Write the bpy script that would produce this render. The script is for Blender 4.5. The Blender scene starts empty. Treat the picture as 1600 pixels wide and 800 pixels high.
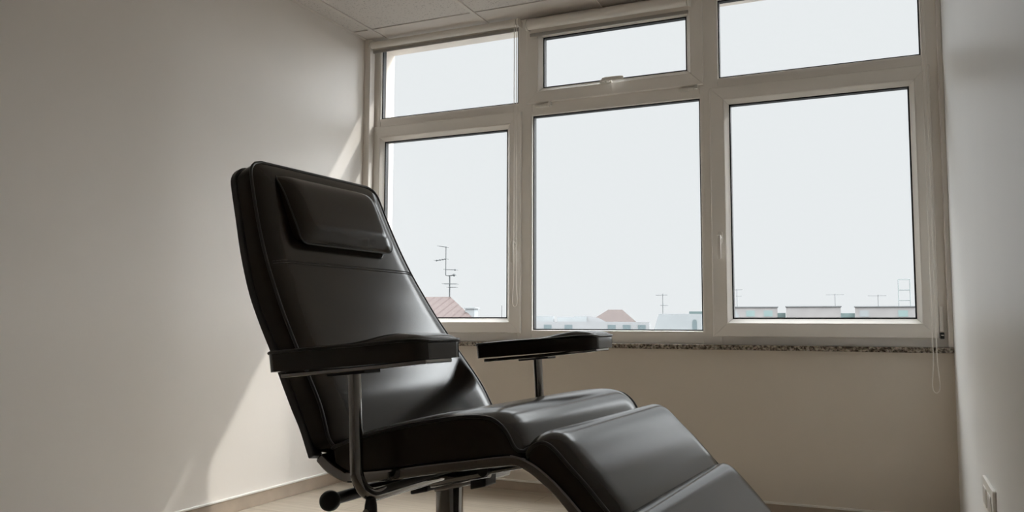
import bpy, bmesh, math, random
from mathutils import Vector, Matrix
random.seed(4)
C = bpy.context.scene.collection
R = math.radians

# ------------------------------------------------------------------ materials
def mat(name, col, rough=.5, metal=0., spec=.5, bump=0., bscale=200., var=0., vscale=6., coat=0.):
    m = bpy.data.materials.new(name); m.use_nodes = True
    nt = m.node_tree; b = nt.nodes['Principled BSDF']
    b.inputs['Base Color'].default_value = (*col, 1)
    b.inputs['Roughness'].default_value = rough
    b.inputs['Metallic'].default_value = metal
    b.inputs['Specular IOR Level'].default_value = spec
    b.inputs['Coat Weight'].default_value = coat
    tc = nt.nodes.new('ShaderNodeTexCoord')
    if var:
        n = nt.nodes.new('ShaderNodeTexNoise'); n.inputs['Scale'].default_value = vscale; n.inputs['Detail'].default_value = 5
        nt.links.new(tc.outputs['Object'], n.inputs['Vector'])
        mr = nt.nodes.new('ShaderNodeMapRange'); mr.inputs['From Min'].default_value = .3; mr.inputs['From Max'].default_value = .7
        mr.inputs['To Min'].default_value = 1 - var; mr.inputs['To Max'].default_value = 1 + var
        nt.links.new(n.outputs['Fac'], mr.inputs['Value'])
        mx = nt.nodes.new('ShaderNodeMix'); mx.data_type = 'RGBA'; mx.blend_type = 'MULTIPLY'; mx.inputs['Factor'].default_value = 1
        mx.inputs['A'].default_value = (*col, 1); nt.links.new(mr.outputs['Result'], mx.inputs['B'])
        nt.links.new(mx.outputs['Result'], b.inputs['Base Color'])
    if bump:
        n = nt.nodes.new('ShaderNodeTexNoise'); n.inputs['Scale'].default_value = bscale; n.inputs['Detail'].default_value = 4
        nt.links.new(tc.outputs['Object'], n.inputs['Vector'])
        bp = nt.nodes.new('ShaderNodeBump'); bp.inputs['Strength'].default_value = bump; bp.inputs['Distance'].default_value = .002
        nt.links.new(n.outputs['Fac'], bp.inputs['Height']); nt.links.new(bp.outputs['Normal'], b.inputs['Normal'])
    return m

def ramp_between(nt, fac, c0, c1, p0=.0, p1=1.):
    r = nt.nodes.new('ShaderNodeValToRGB')
    r.color_ramp.elements[0].position = p0; r.color_ramp.elements[0].color = (*c0, 1)
    r.color_ramp.elements[1].position = p1; r.color_ramp.elements[1].color = (*c1, 1)
    nt.links.new(fac, r.inputs['Fac']); return r

WALLC = (.80, .755, .705)
M = {}
M['wall'] = mat('wall_paint', WALLC, .42, spec=.42, bump=.10, bscale=90, var=.012, vscale=3)
M['wall_right'] = mat('wall_paint_satin', (.74, .735, .72), .38, spec=.5, bump=.10, bscale=90, var=.012, vscale=3)
M['wall_front'] = mat('wall_paint_shaded', (.68, .615, .535), .5, spec=.4, bump=.10, bscale=90, var=.012, vscale=3)  # same wall paint, darkened: shade of the backlit window wall put into the colour
M['pvc'] = mat('white_pvc', (.87, .835, .79), .32, spec=.5, var=.01)
M['pvc_shadow'] = mat('grey_pvc', (.56, .53, .50), .35)
M['gasket'] = mat('black_rubber_gasket', (.008, .008, .009), .6)
M['stucco'] = mat('facade_stucco', (.72, .66, .60), .9, bump=.3, bscale=60)
M['blind'] = mat('blind_fabric', (.80, .76, .71), .7, bump=.12, bscale=400)
M['blind_bar'] = mat('blind_bar', (.34, .32, .295), .45)
M['plastic_white'] = mat('white_plastic', (.78, .75, .70), .3)
M['chain'] = mat('chain_plastic', (.88, .84, .78), .35)
M['vinyl'] = mat('brown_black_vinyl', (.031, .0238, .0172), .175, spec=.55, bump=.05, bscale=350, var=.05, vscale=14)
M['piping'] = mat('vinyl_piping', (.028, .025, .021), .34, spec=.6)
M['stitch'] = mat('stitch_thread', (.10, .09, .078), .7)
M['chrome'] = mat('chrome', (.38, .37, .355), .07, metal=1)
M['steel'] = mat('brushed_steel', (.42, .41, .40), .26, metal=1)
M['rail'] = mat('dark_grey_lacquer', (.050, .048, .046), .35)
M['black'] = mat('black_plastic', (.010, .010, .010), .42)
M['shell'] = mat('black_shell', (.014, .013, .012), .5)

# floor: pale laminate planks running along x
def plank_mat():
    m = bpy.data.materials.new('pale_oak_laminate'); m.use_nodes = True; nt = m.node_tree
    b = nt.nodes['Principled BSDF']; tc = nt.nodes.new('ShaderNodeTexCoord')
    br = nt.nodes.new('ShaderNodeTexBrick'); br.offset = .37
    br.inputs['Scale'].default_value = 1; br.inputs['Brick Width'].default_value = 1.28; br.inputs['Row Height'].default_value = .19
    br.inputs['Mortar Size'].default_value = .0014; br.inputs['Mortar'].default_value = (.22, .17, .12, 1)
    br.inputs['Color1'].default_value = (.50, .445, .375, 1); br.inputs['Color2'].default_value = (.42, .365, .30, 1)
    nt.links.new(tc.outputs['Object'], br.inputs['Vector'])
    mp = nt.nodes.new('ShaderNodeMapping'); mp.inputs['Scale'].default_value = (1.6, 26, 26)
    nt.links.new(tc.outputs['Object'], mp.inputs['Vector'])
    n = nt.nodes.new('ShaderNodeTexNoise'); n.inputs['Scale'].default_value = 1.6; n.inputs['Detail'].default_value = 6; n.inputs['Distortion'].default_value = .6
    nt.links.new(mp.outputs['Vector'], n.inputs['Vector'])
    r = ramp_between(nt, n.outputs['Fac'], (.80, .77, .72), (1.08, 1.06, 1.03), .3, .72)
    mx = nt.nodes.new('ShaderNodeMix'); mx.data_type = 'RGBA'; mx.blend_type = 'MULTIPLY'; mx.inputs['Factor'].default_value = 1
    nt.links.new(br.outputs['Color'], mx.inputs['A']); nt.links.new(r.outputs['Color'], mx.inputs['B'])
    nt.links.new(mx.outputs['Result'], b.inputs['Base Color']); b.inputs['Roughness'].default_value = .38
    return m
M['floor'] = plank_mat()
M['skirting'] = mat('oak_skirting', (.44, .36, .285), .4, var=.10, vscale=9)
M['skirt_top'] = mat('white_skirting_bead', (.78, .75, .70), .4)

def tile_mat():
    m = bpy.data.materials.new('mineral_fibre_tile'); m.use_nodes = True; nt = m.node_tree
    b = nt.nodes['Principled BSDF']; tc = nt.nodes.new('ShaderNodeTexCoord')
    v = nt.nodes.new('ShaderNodeTexVoronoi'); v.inputs['Scale'].default_value = 70
    n = nt.nodes.new('ShaderNodeTexNoise'); n.inputs['Scale'].default_value = 38; n.inputs['Detail'].default_value = 4
    nt.links.new(tc.outputs['Object'], v.inputs['Vector']); nt.links.new(tc.outputs['Object'], n.inputs['Vector'])
    ad = nt.nodes.new('ShaderNodeMath'); ad.operation = 'MULTIPLY'
    nt.links.new(v.outputs['Distance'], ad.inputs[0]); nt.links.new(n.outputs['Fac'], ad.inputs[1])
    r = ramp_between(nt, ad.outputs[0], (.40, .37, .345), (.66, .62, .585), .05, .15)
    nt.links.new(r.outputs['Color'], b.inputs['Base Color']); b.inputs['Roughness'].default_value = .9
    return m
M['tile'] = tile_mat()
M['ceil_plain'] = mat('ceiling_border_board', (.68, .635, .595), .8)

def granite_mat():
    m = bpy.data.materials.new('speckled_granite'); m.use_nodes = True; nt = m.node_tree
    b = nt.nodes['Principled BSDF']; tc = nt.nodes.new('ShaderNodeTexCoord')
    v = nt.nodes.new('ShaderNodeTexVoronoi'); v.inputs['Scale'].default_value = 120
    n = nt.nodes.new('ShaderNodeTexNoise'); n.inputs['Scale'].default_value = 75; n.inputs['Detail'].default_value = 5
    nt.links.new(tc.outputs['Object'], v.inputs['Vector']); nt.links.new(tc.outputs['Object'], n.inputs['Vector'])
    r = nt.nodes.new('ShaderNodeValToRGB'); e = r.color_ramp.elements
    e[0].position = .38; e[0].color = (.05, .038, .028, 1); e[1].position = .62; e[1].color = (.46, .40, .33, 1)
    k = e.new(.50); k.color = (.22, .18, .14, 1)
    nt.links.new(n.outputs['Fac'], r.inputs['Fac'])
    mx = nt.nodes.new('ShaderNodeMix'); mx.data_type = 'RGBA'; mx.blend_type = 'MULTIPLY'; mx.inputs['Factor'].default_value = .12
    nt.links.new(r.outputs['Color'], mx.inputs['A']); nt.links.new(v.outputs['Color'], mx.inputs['B'])
    nt.links.new(mx.outputs['Result'], b.inputs['Base Color']); b.inputs['Roughness'].default_value = .14
    return m
M['granite'] = granite_mat()

def glass_mat():
    m = bpy.data.materials.new('window_glass'); m.use_nodes = True; nt = m.node_tree
    nt.nodes.remove(nt.nodes['Principled BSDF']); out = nt.nodes['Material Output']
    t = nt.nodes.new('ShaderNodeBsdfTransparent'); t.inputs['Color'].default_value = (.965, .975, .975, 1)
    g = nt.nodes.new('ShaderNodeBsdfGlossy'); g.inputs['Roughness'].default_value = .01
    f = nt.nodes.new('ShaderNodeLayerWeight'); pw = nt.nodes.new('ShaderNodeMath'); pw.operation = 'POWER'; pw.inputs[1].default_value = 5
    nt.links.new(f.outputs['Facing'], pw.inputs[0])
    ma = nt.nodes.new('ShaderNodeMath'); ma.operation = 'MULTIPLY_ADD'; ma.inputs[1].default_value = .6; ma.inputs[2].default_value = .02
    nt.links.new(pw.outputs[0], ma.inputs[0])
    mx = nt.nodes.new('ShaderNodeMixShader')
    nt.links.new(ma.outputs[0], mx.inputs[0]); nt.links.new(t.outputs[0], mx.inputs[1]); nt.links.new(g.outputs[0], mx.inputs[2])
    nt.links.new(mx.outputs[0], out.inputs['Surface']); return m
M['glass'] = glass_mat()

# ------------------------------------------------------------------ mesh helpers
def obj(name, bm, m, parent=None, smooth=None, bevel=0., seg=2):
    bmesh.ops.recalc_face_normals(bm, faces=bm.faces)
    me = bpy.data.meshes.new(name); bm.to_mesh(me); bm.free()
    for mm in (m if isinstance(m, (list, tuple)) else [m]): me.materials.append(mm)
    o = bpy.data.objects.new(name, me); C.objects.link(o)
    if parent: o.parent = parent
    if smooth is not None:
        me.shade_smooth()
        me.set_sharp_from_angle(angle=R(smooth))
    if bevel:
        b = o.modifiers.new('bevel', 'BEVEL'); b.width = bevel; b.segments = seg; b.limit_method = 'ANGLE'; b.angle_limit = R(35)
    return o

def empty(name, loc=(0, 0, 0), rz=0.):
    o = bpy.data.objects.new(name, None); C.objects.link(o); o.location = loc; o.rotation_euler = (0, 0, rz)
    o.empty_display_size = .1; return o

def tag(o, label, cat, kind=None, group=None):
    o['label'] = label; o['category'] = cat
    if kind: o['kind'] = kind
    if group: o['group'] = group
    return o

def box(bm, x0, x1, y0, y1, z0, z1, mi=0):
    vs = [bm.verts.new((x, y, z)) for x in (x0, x1) for y in (y0, y1) for z in (z0, z1)]
    for idx in ((0, 1, 3, 2), (4, 6, 7, 5), (0, 4, 5, 1), (2, 3, 7, 6), (0, 2, 6, 4), (1, 5, 7, 3)):
        f = bm.faces.new([vs[i] for i in idx]); f.material_index = mi
    return vs

def boxes(*bs):
    bm = bmesh.new()
    for b in bs: box(bm, *b)
    return bm

def tube(bm, pts, r, seg=12, closed=False, caps=True):
    """round tube along pts; r a number or one radius per point"""
    pts = [Vector(p) for p in pts]; n = len(pts); rs = r if isinstance(r, (list, tuple)) else [r] * n
    prev = None; rings = []
    for i, p in enumerate(pts):
        if closed: t = (pts[(i + 1) % n] - pts[i - 1])
        else: t = pts[min(i + 1, n - 1)] - pts[max(i - 1, 0)]
        if t.length < 1e-9: t = Vector((0, 0, 1))
        t.normalize()
        if prev is None: a = t.orthogonal().normalized()
        else:
            a = prev - t * prev.dot(t)
            a = a.normalized() if a.length > 1e-6 else t.orthogonal().normalized()
        prev = a; b = t.cross(a)
        rings.append([bm.verts.new(p + (a * math.cos(2 * math.pi * k / seg) + b * math.sin(2 * math.pi * k / seg)) * rs[i]) for k in range(seg)])
    m = n if closed else n - 1
    for i in range(m):
        A, B = rings[i], rings[(i + 1) % n]
        for k in range(seg): bm.faces.new((A[k], A[(k + 1) % seg], B[(k + 1) % seg], B[k]))
    if caps and not closed:
        bm.faces.new(rings[0][::-1]); bm.faces.new(rings[-1])
    return bm

def lathe(bm, prof, seg=40, at=(0, 0, 0)):
    o = Vector(at); rings = []
    for r, z in prof:
        if r < 1e-6: rings.append([bm.verts.new(o + Vector((0, 0, z)))])
        else: rings.append([bm.verts.new(o + Vector((r * math.cos(2 * math.pi * k / seg), r * math.sin(2 * math.pi * k / seg), z))) for k in range(seg)])
    for A, B in zip(rings, rings[1:]):
        for k in range(seg):
            q = [A[k % len(A)], A[(k + 1) % len(A)], B[(k + 1) % len(B)], B[k % len(B)]]
            u = []
            for v in q:
                if v not in u: u.append(v)
            if len(u) > 2: bm.faces.new(u)
    return bm

def catmull(P, per=6):
    P = [Vector(p) for p in P]; out = []
    for i in range(len(P) - 1):
        a = P[i - 1] if i else P[0] * 2 - P[1]
        b, c = P[i], P[i + 1]
        d = P[i + 2] if i + 2 < len(P) else P[-1] * 2 - P[-2]
        for k in range(per):
            t = k / per
            out.append(.5 * ((2 * b) + (c - a) * t + (2 * a - 5 * b + 4 * c - d) * t * t + (3 * b - a - 3 * c + d) * t ** 3))
    out.append(P[-1]); return out

def arclen(P):
    L = [0.]
    for a, b in zip(P, P[1:]): L.append(L[-1] + (b - a).length)
    return L

def at_len(P, L, s):
    s = max(0., min(L[-1], s))
    for i in range(len(P) - 1):
        if s <= L[i + 1] or i == len(P) - 2:
            d = L[i + 1] - L[i]
            return P[i].lerp(P[i + 1], (s - L[i]) / d if d else 0)

# ------------------------------------------------------------------ room
XL, XR, YB, YW, ZC = -3.03, .265, -3.4, 4.45, 2.76
tag(obj('floor', boxes((XL - .2, XR + .2, YB - .2, YW, -.2, 0)), M['floor']), 'pale oak laminate floor under the treatment chair', 'floor', 'structure')
tag(obj('wall_left', boxes((XL - .2, XL, YB - .2, 4.475, 0, ZC)), M['wall']), 'beige painted wall behind the chair with the sunlit patch', 'wall', 'structure')
tag(obj('wall_right', boxes((XR, XR + .2, YB - .2, 4.475, 0, ZC)), M['wall_right']), 'satin grey white wall at the right with the socket', 'wall', 'structure')
tag(obj('wall_back', boxes((XL, XR, YB - .2, YB, 0, ZC)), M['wall']), 'plain wall opposite the window', 'wall', 'structure')
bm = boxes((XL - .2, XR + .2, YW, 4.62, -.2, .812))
for b in ((XL - .4, -3.008, 4.512, 4.72, .812, 3.1), (.235, XR + .4, 4.512, 4.72, .812, 3.1), (-3.008, .235, 4.512, 4.72, 2.749, 3.1), (-1.50, XR + 2.5, 4.72, 4.861, 2.820, 3.1)): box(bm, *b, 1)  # last box is an unseen overhang added to shade the middle and right bays
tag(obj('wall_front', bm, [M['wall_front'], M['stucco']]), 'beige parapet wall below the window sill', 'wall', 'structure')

# suspended ceiling: speckled tiles, plain border boards, flush runners
bm = bmesh.new()
TX, TY = [-2.895, -2.185, -1.475, -.765, -.055], [4.25 - .71 * k for k in range(11)]
xs = [XL - .1] + TX + [XR + .1]; ys = [4.512] + TY + [YB - .1]
g = .0025
for i in range(len(xs) - 1):
    for j in range(len(ys) - 1):
        border = (j == 0)
        box(bm, xs[i] + g, xs[i + 1] - g, ys[j + 1] + (.007 if j == 0 else g), ys[j] - (.007 if j == 1 else g), ZC, ZC + .02, 1 if border else 0)
box(bm, XL - .2, XR + .2, YB - .2, 4.512, ZC + .02, ZC + .15, 1)
tag(obj('ceiling', bm, [M['tile'], M['ceil_plain']]), 'suspended ceiling of speckled white tiles', 'ceiling', 'structure')
bm = bmesh.new()
for x in TX: box(bm, x - .002, x + .022, YB, 4.512, ZC - .007, ZC)
for y in TY[1:]: box(bm, XL, XR, y - .012, y + .012, ZC - .0025, ZC)
box(bm, XL, XL + .022, YB, 4.47, ZC - .003, ZC); box(bm, XR - .022, XR, YB, 4.47, ZC - .003, ZC)
tag(obj('trim_1', bm, M['ceil_plain']), 'white metal grid runners between the ceiling tiles', 'ceiling grid', 'structure')

# skirting boards
def skirt(name, b, top, label):
    bm = boxes(b); box(bm, *top, 1)
    tag(obj(name, bm, [M['skirting'], M['skirt_top']], bevel=.0015, seg=1), label, 'baseboard', 'structure')
skirt('baseboard_left', (XL, XL + .012, YB, YW, 0, .068), (XL, XL + .016, YB, YW, .068, .078), 'oak baseboard with white top along the left wall')
skirt('baseboard_front', (XL + .016, XR - .016, YW - .012, YW, 0, .048), (XL + .016, XR - .016, YW - .016, YW, .048, .058), 'oak baseboard along the wall under the window')
skirt('baseboard_right', (XR - .012, XR, YB, YW - .016, 0, .048), (XR - .016, XR, YB, YW - .016, .048, .058), 'oak baseboard along the right wall')
# granite sill
tag(obj('trim_2', boxes((XL, XR, 4.415, 4.62, .812, .838)), M['granite'], bevel=.003), 'speckled granite window sill slab over the parapet wall', 'window sill', 'structure')
# plastered corner returns between the side walls and the window frame
tag(obj('trim_3', boxes((XL, -2.986, 4.400, 4.453, .838, ZC)), M['wall'], bevel=.003), 'narrow plaster return in the left corner beside the window', 'trim', 'structure')
tag(obj('trim_4', boxes((.244, XR, 4.425, 4.474, .838, ZC)), M['wall'], bevel=.003), 'narrow plaster return in the right corner beside the window', 'trim', 'structure')

# ------------------------------------------------------------------ window
YM, YS = 4.475, 4.455          # faces of the fixed frame and of the sashes
win = tag(empty('window_1', (0, 0, 0)), 'wide six light white plastic window above the granite sill', 'window', 'structure')

def ring(bm, x0, x1, z0, z1, prof, gap=.0007, mi=0):
    """prof: closed polygon of (inset, y) swept round a rectangle as four mitred bars"""
    def corner(k, d):
        return [(x0 + d, z0 + d), (x1 - d, z0 + d), (x1 - d, z1 - d), (x0 + d, z1 - d)][k]
    for k in range(4):
        k2 = (k + 1) % 4; A, B = [], []
        for d, y in prof:
            a = Vector(corner(k, d)); b = Vector(corner(k2, d)); t = (b - a).normalized() * gap
            a, b = a + t, b - t
            A.append(bm.verts.new((a.x, y, a.y))); B.append(bm.verts.new((b.x, y, b.y)))
        n = len(prof)
        for i in range(n):
            f = bm.faces.new((A[i], A[(i + 1) % n], B[(i + 1) % n], B[i])); f.material_index = mi
        bm.faces.new(A[::-1]).material_index = mi; bm.faces.new(B).material_index = mi

# fixed frame: jambs, mullions, transoms, head and bottom rail in one profile system
bm = bmesh.new()
Y1 = 4.512
ZS = .838
box(bm, XL, -2.950, YM, Y1, ZS, ZC)                       # left jamb
box(bm, .175, XR, YM, Y1, ZS, ZC)                         # right jamb
box(bm, -1.984, -1.892, YM, Y1, ZS, ZC)                   # mullions
box(bm, -.907, -.808, YM, Y1, ZS, ZC)
for a, b, z0, z1 in ((-2.950, -1.984, 2.150, 2.252), (-1.892, -.907, 2.168, 2.275), (-.808, .175, 2.150, 2.263)):
    box(bm, a, b, YM, Y1, z0, z1)
for a, b, z in ((-2.950, -1.984, .90), (-1.892, -.907, .907), (-.808, .175, .90)):
    box(bm, a, b, YM, Y1, ZS, z)
for a, b, z in ((-2.950, -1.984, 2.722), (-1.892, -.907, 2.695), (-.808, .175, 2.695)):
    box(bm, a, b, YM, Y1, z, ZC)
obj('frame', bm, M['pvc'], win, bevel=.003, seg=2)

def bead_ring(x0, x1, z0, z1, y, name='glazing_bead', parent=win):
    bm = bmesh.new(); ring(bm, x0, x1, z0, z1, [(-.012, y), (.0, y), (.010, y + .010), (.010, y + .013), (-.012, y + .013)])
    return obj(name, bm, M['pvc'], parent)
def glaze(x0, x1, z0, z1, y, parent=win):
    """black gasket and spacer ring with two sheets of glass behind it"""
    bm = bmesh.new(); ring(bm, x0, x1, z0, z1, [(-.004, y), (.0060, y), (.0060, y + .034), (-.004, y + .034)], gap=0)
    obj('gasket', bm, M['gasket'], parent)
    obj('pane', boxes((x0, x1, y + .001, y + .003, z0, z1)), M['glass'], parent)

UP = [(-2.950, -1.984, 2.252, 2.724), (-.808, .175, 2.263, 2.697)]
for x0, x1, z0, z1 in UP:
    bead_ring(x0 - .008, x1 + .008, z0 - .008, z1 + .008, YM - .001)
    glaze(x0 + .002, x1 - .002, z0 + .002, z1 - .002, YM + .012)
bead_ring(-1.900, -.899, .899, 2.176, YM - .001); glaze(-1.890, -.909, .909, 2.166, YM + .012)

def sash(x0, x1, z0, z1, gx0, gx1, gz0, gz1):
    bm = bmesh.new()
    # front face, sunk bead line, bead slope down to the glass
    l, r, b, t = gx0 - x0, x1 - gx1, gz0 - z0, z1 - gz1
    o = None
    prof = lambda w: [(0, YS + .004), (.004, YS), (w - .026, YS), (w - .0255, YS + .003), (w - .0235, YS + .003), (w - .023, YS), (w - .006, YS + .018), (w, YS + .024), (w, YS + .053), (w - .02, YM + .036), (.012, YM + .036), (.012, YM - .0005), (0, YM - .0005)]
    ins = [(x0, z0), (x1, z0), (x1, z1), (x0, z1)]
    W = [b, r, t, l]                                      # bar widths: bottom, right, top, left
    def corner(k, f):
        # f: relative function of inset for each side
        dl, dr, db, dt = f(l), f(r), f(b), f(t)
        return [(x0 + dl, z0 + db), (x1 - dr, z0 + db), (x1 - dr, z1 - dt), (x0 + dl, z1 - dt)][k]
    n = len(prof(.1)); gap = .0006
    for k in range(4):
        A, B = [], []
        for i in range(n):
            fn = lambda w, i=i: prof(w)[i][0]
            y = prof(.1)[i][1]
            a = Vector(corner(k, fn)); c = Vector(corner((k + 1) % 4, fn)); d = (c - a).normalized() * gap
            a, c = a + d, c - d
            A.append(bm.verts.new((a.x, y, a.y))); B.append(bm.verts.new((c.x, y, c.y)))
        for i in range(n): bm.faces.new((A[i], A[(i + 1) % n], B[(i + 1) % n], B[i]))
        bm.faces.new(A[::-1]); bm.faces.new(B)
    s = obj('sash', bm, M['pvc'], win)
    glaze(gx0 + .001, gx1 - .001, gz0 + .001, gz1 - .001, YS + .026, s)
    return s

def handle(s, cx, cz, rot, name='handle'):
    """oval rose, neck and lever grip; rot turns the grip about the y axis (0 = hanging down)"""
    rm = Matrix.Translation((cx, YS, cz)) @ Matrix.Rotation(rot, 4, 'Y')
    bm = bmesh.new()
    for (w, hgt, y0, y1) in ((.014, .034, 0, -.010), (.012, .031, -.010, -.013)):
        pr = []
        for k in range(28):
            a = 2 * math.pi * k / 28
            pr.append((math.copysign(abs(math.cos(a)) ** .55, math.cos(a)) * w, math.copysign(abs(math.sin(a)) ** .55, math.sin(a)) * hgt))
        A = [bm.verts.new((x, y0, z)) for x, z in pr]; B = [bm.verts.new((x, y1, z)) for x, z in pr]
        for k in range(28): bm.faces.new((A[k], A[(k + 1) % 28], B[(k + 1) % 28], B[k]))
        bm.faces.new(A); bm.faces.new(B[::-1])
    tube(bm, [(0, -.010, 0), (0, -.030, 0)], .0095, 16)
    # grip
    path = [(0, -.030, .013), (0, -.040, .010), (0, -.046, -.005), (0, -.047, -.04), (0, -.046, -.08), (0, -.043, -.108), (0, -.041, -.114)]
    ww = [.006, .0105, .0110, .0105, .0100, .0095, .006]; tt = [.004, .0075, .008, .0065, .006, .0055, .003]
    rings = []
    for p, w, t in zip(path, ww, tt):
        rings.append([bm.verts.new((p[0] + w * math.copysign(abs(math.cos(a)) ** .6, math.cos(a)), p[1] + t * math.copysign(abs(math.sin(a)) ** .6, math.sin(a)), p[2])) for a in [2 * math.pi * k / 16 for k in range(16)]])
    for A, B in zip(rings, rings[1:]):
        for k in range(16): bm.faces.new((A[k], A[(k + 1) % 16], B[(k + 1) % 16], B[k]))
    bm.faces.new(rings[0][::-1]); bm.faces.new(rings[-1])
    bmesh.ops.transform(bm, matrix=rm, verts=bm.verts)
    return obj(name, bm, M['plastic_white'], s, smooth=35)

sL = sash(-3.016, -1.958, .889, 2.197, -2.918, -2.052, .975, 2.102)
handle(sL, -1.992, 1.412, 0)
sR = sash(-.852, .208, .879, 2.208, -.754, .116, .972, 2.114)
handle(sR, -.806, 1.398, 0)
sV = sash(-1.924, -.884, 2.236, 2.735, -1.824, -.974, 2.326, 2.632)
handle(sV, -1.430, 2.314, R(-90))
# hinges on the top vent and hinge covers of the right sash
for x in (-1.823, -.973):
    bm = boxes((x - .045, x + .045, YS - .004, YM, 2.210, 2.226), (x - .038, x + .038, YS - .014, YS - .002, 2.203, 2.219)); box(bm, x + .043, x + .058, YS - .006, YM, 2.214, 2.2355)
    obj('hinge', bm, M['plastic_white'], sV, bevel=.002)
bm = boxes((.2095, .226, YS - .004, YM, .912, 1.030)); obj('hinge_cover', bm, M['plastic_white'], sR, bevel=.002)
bm = boxes((.211, .228, YS - .006, YM, .878, .908)); box(bm, .214, .226, YS - .008, YS - .004, .892, .898, 1)
obj('hinge_pin', bm, [M['black'], M['steel']], sR, bevel=.0015)
obj('hinge_pin', boxes((-3.0235, -3.014, YS - .002, YM, 2.045, 2.068)), M['pvc_shadow'], sL, bevel=.0015)

# ------------------------------------------------------------------ roller blinds
def blind(x0, x1, yc, zc, r, hem, chain_x, chain_bot, label, sway=0.):
    t = tag(empty('roller_blind', ((x0 + x1) / 2, yc, zc)), label, 'blind', group='roller blinds at the window head')
    X0, X1 = x0 - t.location.x, x1 - t.location.x
    w = (X1 - X0) / 2
    bm = bmesh.new(); tube(bm, [(-w + .012, 0, 0), (w - .016, 0, 0)], r, 28)
    obj('fabric_roll', bm, M['blind'], t, smooth=40)
    obj('hanging_fabric', boxes((-w + .014, w - .018, r - .0012, r, hem + .004, .0)), M['blind'], t)
    obj('bottom_bar', boxes((-w + .012, w - .016, r - .007, r + .004, hem - .004, hem + .016)), M['blind_bar'], t, bevel=.003)
    for sx in (-1, 1):
        bm = bmesh.new(); prof = []
        a0 = -w if sx < 0 else w - .010
        tube(bm, [(a0, 0, 0), (a0 + .010, 0, 0)], r + .003, 24)
        box(bm, a0 + .003, a0 + .006, -.004, YM - .001 - yc, -r * .8, r * .9)
        obj('bracket', bm, M['plastic_white'], t, smooth=40)
    if chain_x is not None:
        cx = chain_x - t.location.x; top = -.002; bot = chain_bot - zc; half = .014
        pts = []
        d = .0052; z = top
        while z > bot + .20: pts.append((cx - half * .55 + sway * (top - z), -r - .006, z)); z -= d / 2
        # free loop widening towards the bottom
        K = 150
        z1 = z; left = []
        for k in range(K + 1):
            u = k / K; ang = math.pi * u
            zz = z1 + (bot - z1) * math.sin(ang) ** .75
            xx = -half * .55 * math.cos(ang) - math.cos(ang) * .014 * math.sin(ang) ** 2 * 2.0
            pts.append((cx + xx + sway * (top - z1), -r - .006, zz))
        z = z1
        while z < top: pts.append((cx + half * .55 + sway * (top - z), -r - .006, z)); z += d / 2
        P = [Vector(p) for p in pts]; L = arclen(P); N = int(L[-1] / (d / 2))
        Q = [at_fast for at_fast in resample(P, L, N)]
        bm = bmesh.new(); tube(bm, Q, [.0027 if k % 2 else .0016 for k in range(len(Q))], 6)
        obj('chain', bm, M['chain'], t, smooth=60)
    return t
def resample(P, L, N):
    out = []; i = 0
    for k in range(N + 1):
        s = L[-1] * k / N
        while i < len(P) - 2 and L[i + 1] < s: i += 1
        d = L[i + 1] - L[i]; out.append(P[i].lerp(P[i + 1], (s - L[i]) / d if d else 0))
    return out

blind(-2.998, -1.952, 4.415, 2.722, .0225, -.042, -1.963, 1.04, 'cream roller blind wound up over the left window bay, with pull chain')
blind(-1.902, -.938, 4.405, 2.693, .030, -.060, None, 0, 'cream roller blind wound up over the small middle vent window')
blind(-.835, .215, 4.415, 2.735, .0215, -.026, .183, .628, 'roller blind over the right window bay, its long pull chain looping below the sill')

# ------------------------------------------------------------------ double socket on the right wall
so = tag(empty('wall_outlet', (XR, 3.005, .405)), 'white two gang wall outlet plate low on the right wall', 'outlet')
def plate(bm, y0, y1, z0, z1, x0, x1, r, n=6):
    pr = []
    for cy, cz, a0 in ((y1 - r, z1 - r, 0), (y0 + r, z1 - r, 90), (y0 + r, z0 + r, 180), (y1 - r, z0 + r, 270)):
        for k in range(n + 1):
            a = R(a0 + 90 * k / n); pr.append((cy + r * math.cos(a), cz + r * math.sin(a)))
    A = [bm.verts.new((x0, y, z)) for y, z in pr]; B = [bm.verts.new((x1, y, z)) for y, z in pr]
    m = len(pr)
    for k in range(m): bm.faces.new((A[k], A[(k + 1) % m], B[(k + 1) % m], B[k]))
    bm.faces.new(A); bm.faces.new(B[::-1])
bm = bmesh.new(); plate(bm, -.150, .150, -.045, .052, 0, -.010, .006); obj('faceplate', bm, M['plastic_white'], so, bevel=.002)
for yc in (-.066, .066):
    bm = bmesh.new(); plate(bm, yc - .048, yc + .048, -.030, .030, -.010, -.0135, .014); o = obj('socket_rim', bm, M['plastic_white'], so, bevel=.0015)
    bm = bmesh.new(); plate(bm, yc - .040, yc + .040, -.023, .023, -.0135, -.0140, .012); obj('socket_recess', bm, M['pvc_shadow'], so)

# ------------------------------------------------------------------ treatment chair
K = 1.1
def q(s, t, l=0.): return Vector((K * (s + .935), K * l, .94 + K * (t - .94)))
chair = tag(empty('treatment_chair', (-.926, 1.710, 0), R(-3.5)), 'reclined dark brown vinyl treatment chair with armrests on a chrome column', 'chair')

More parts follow.
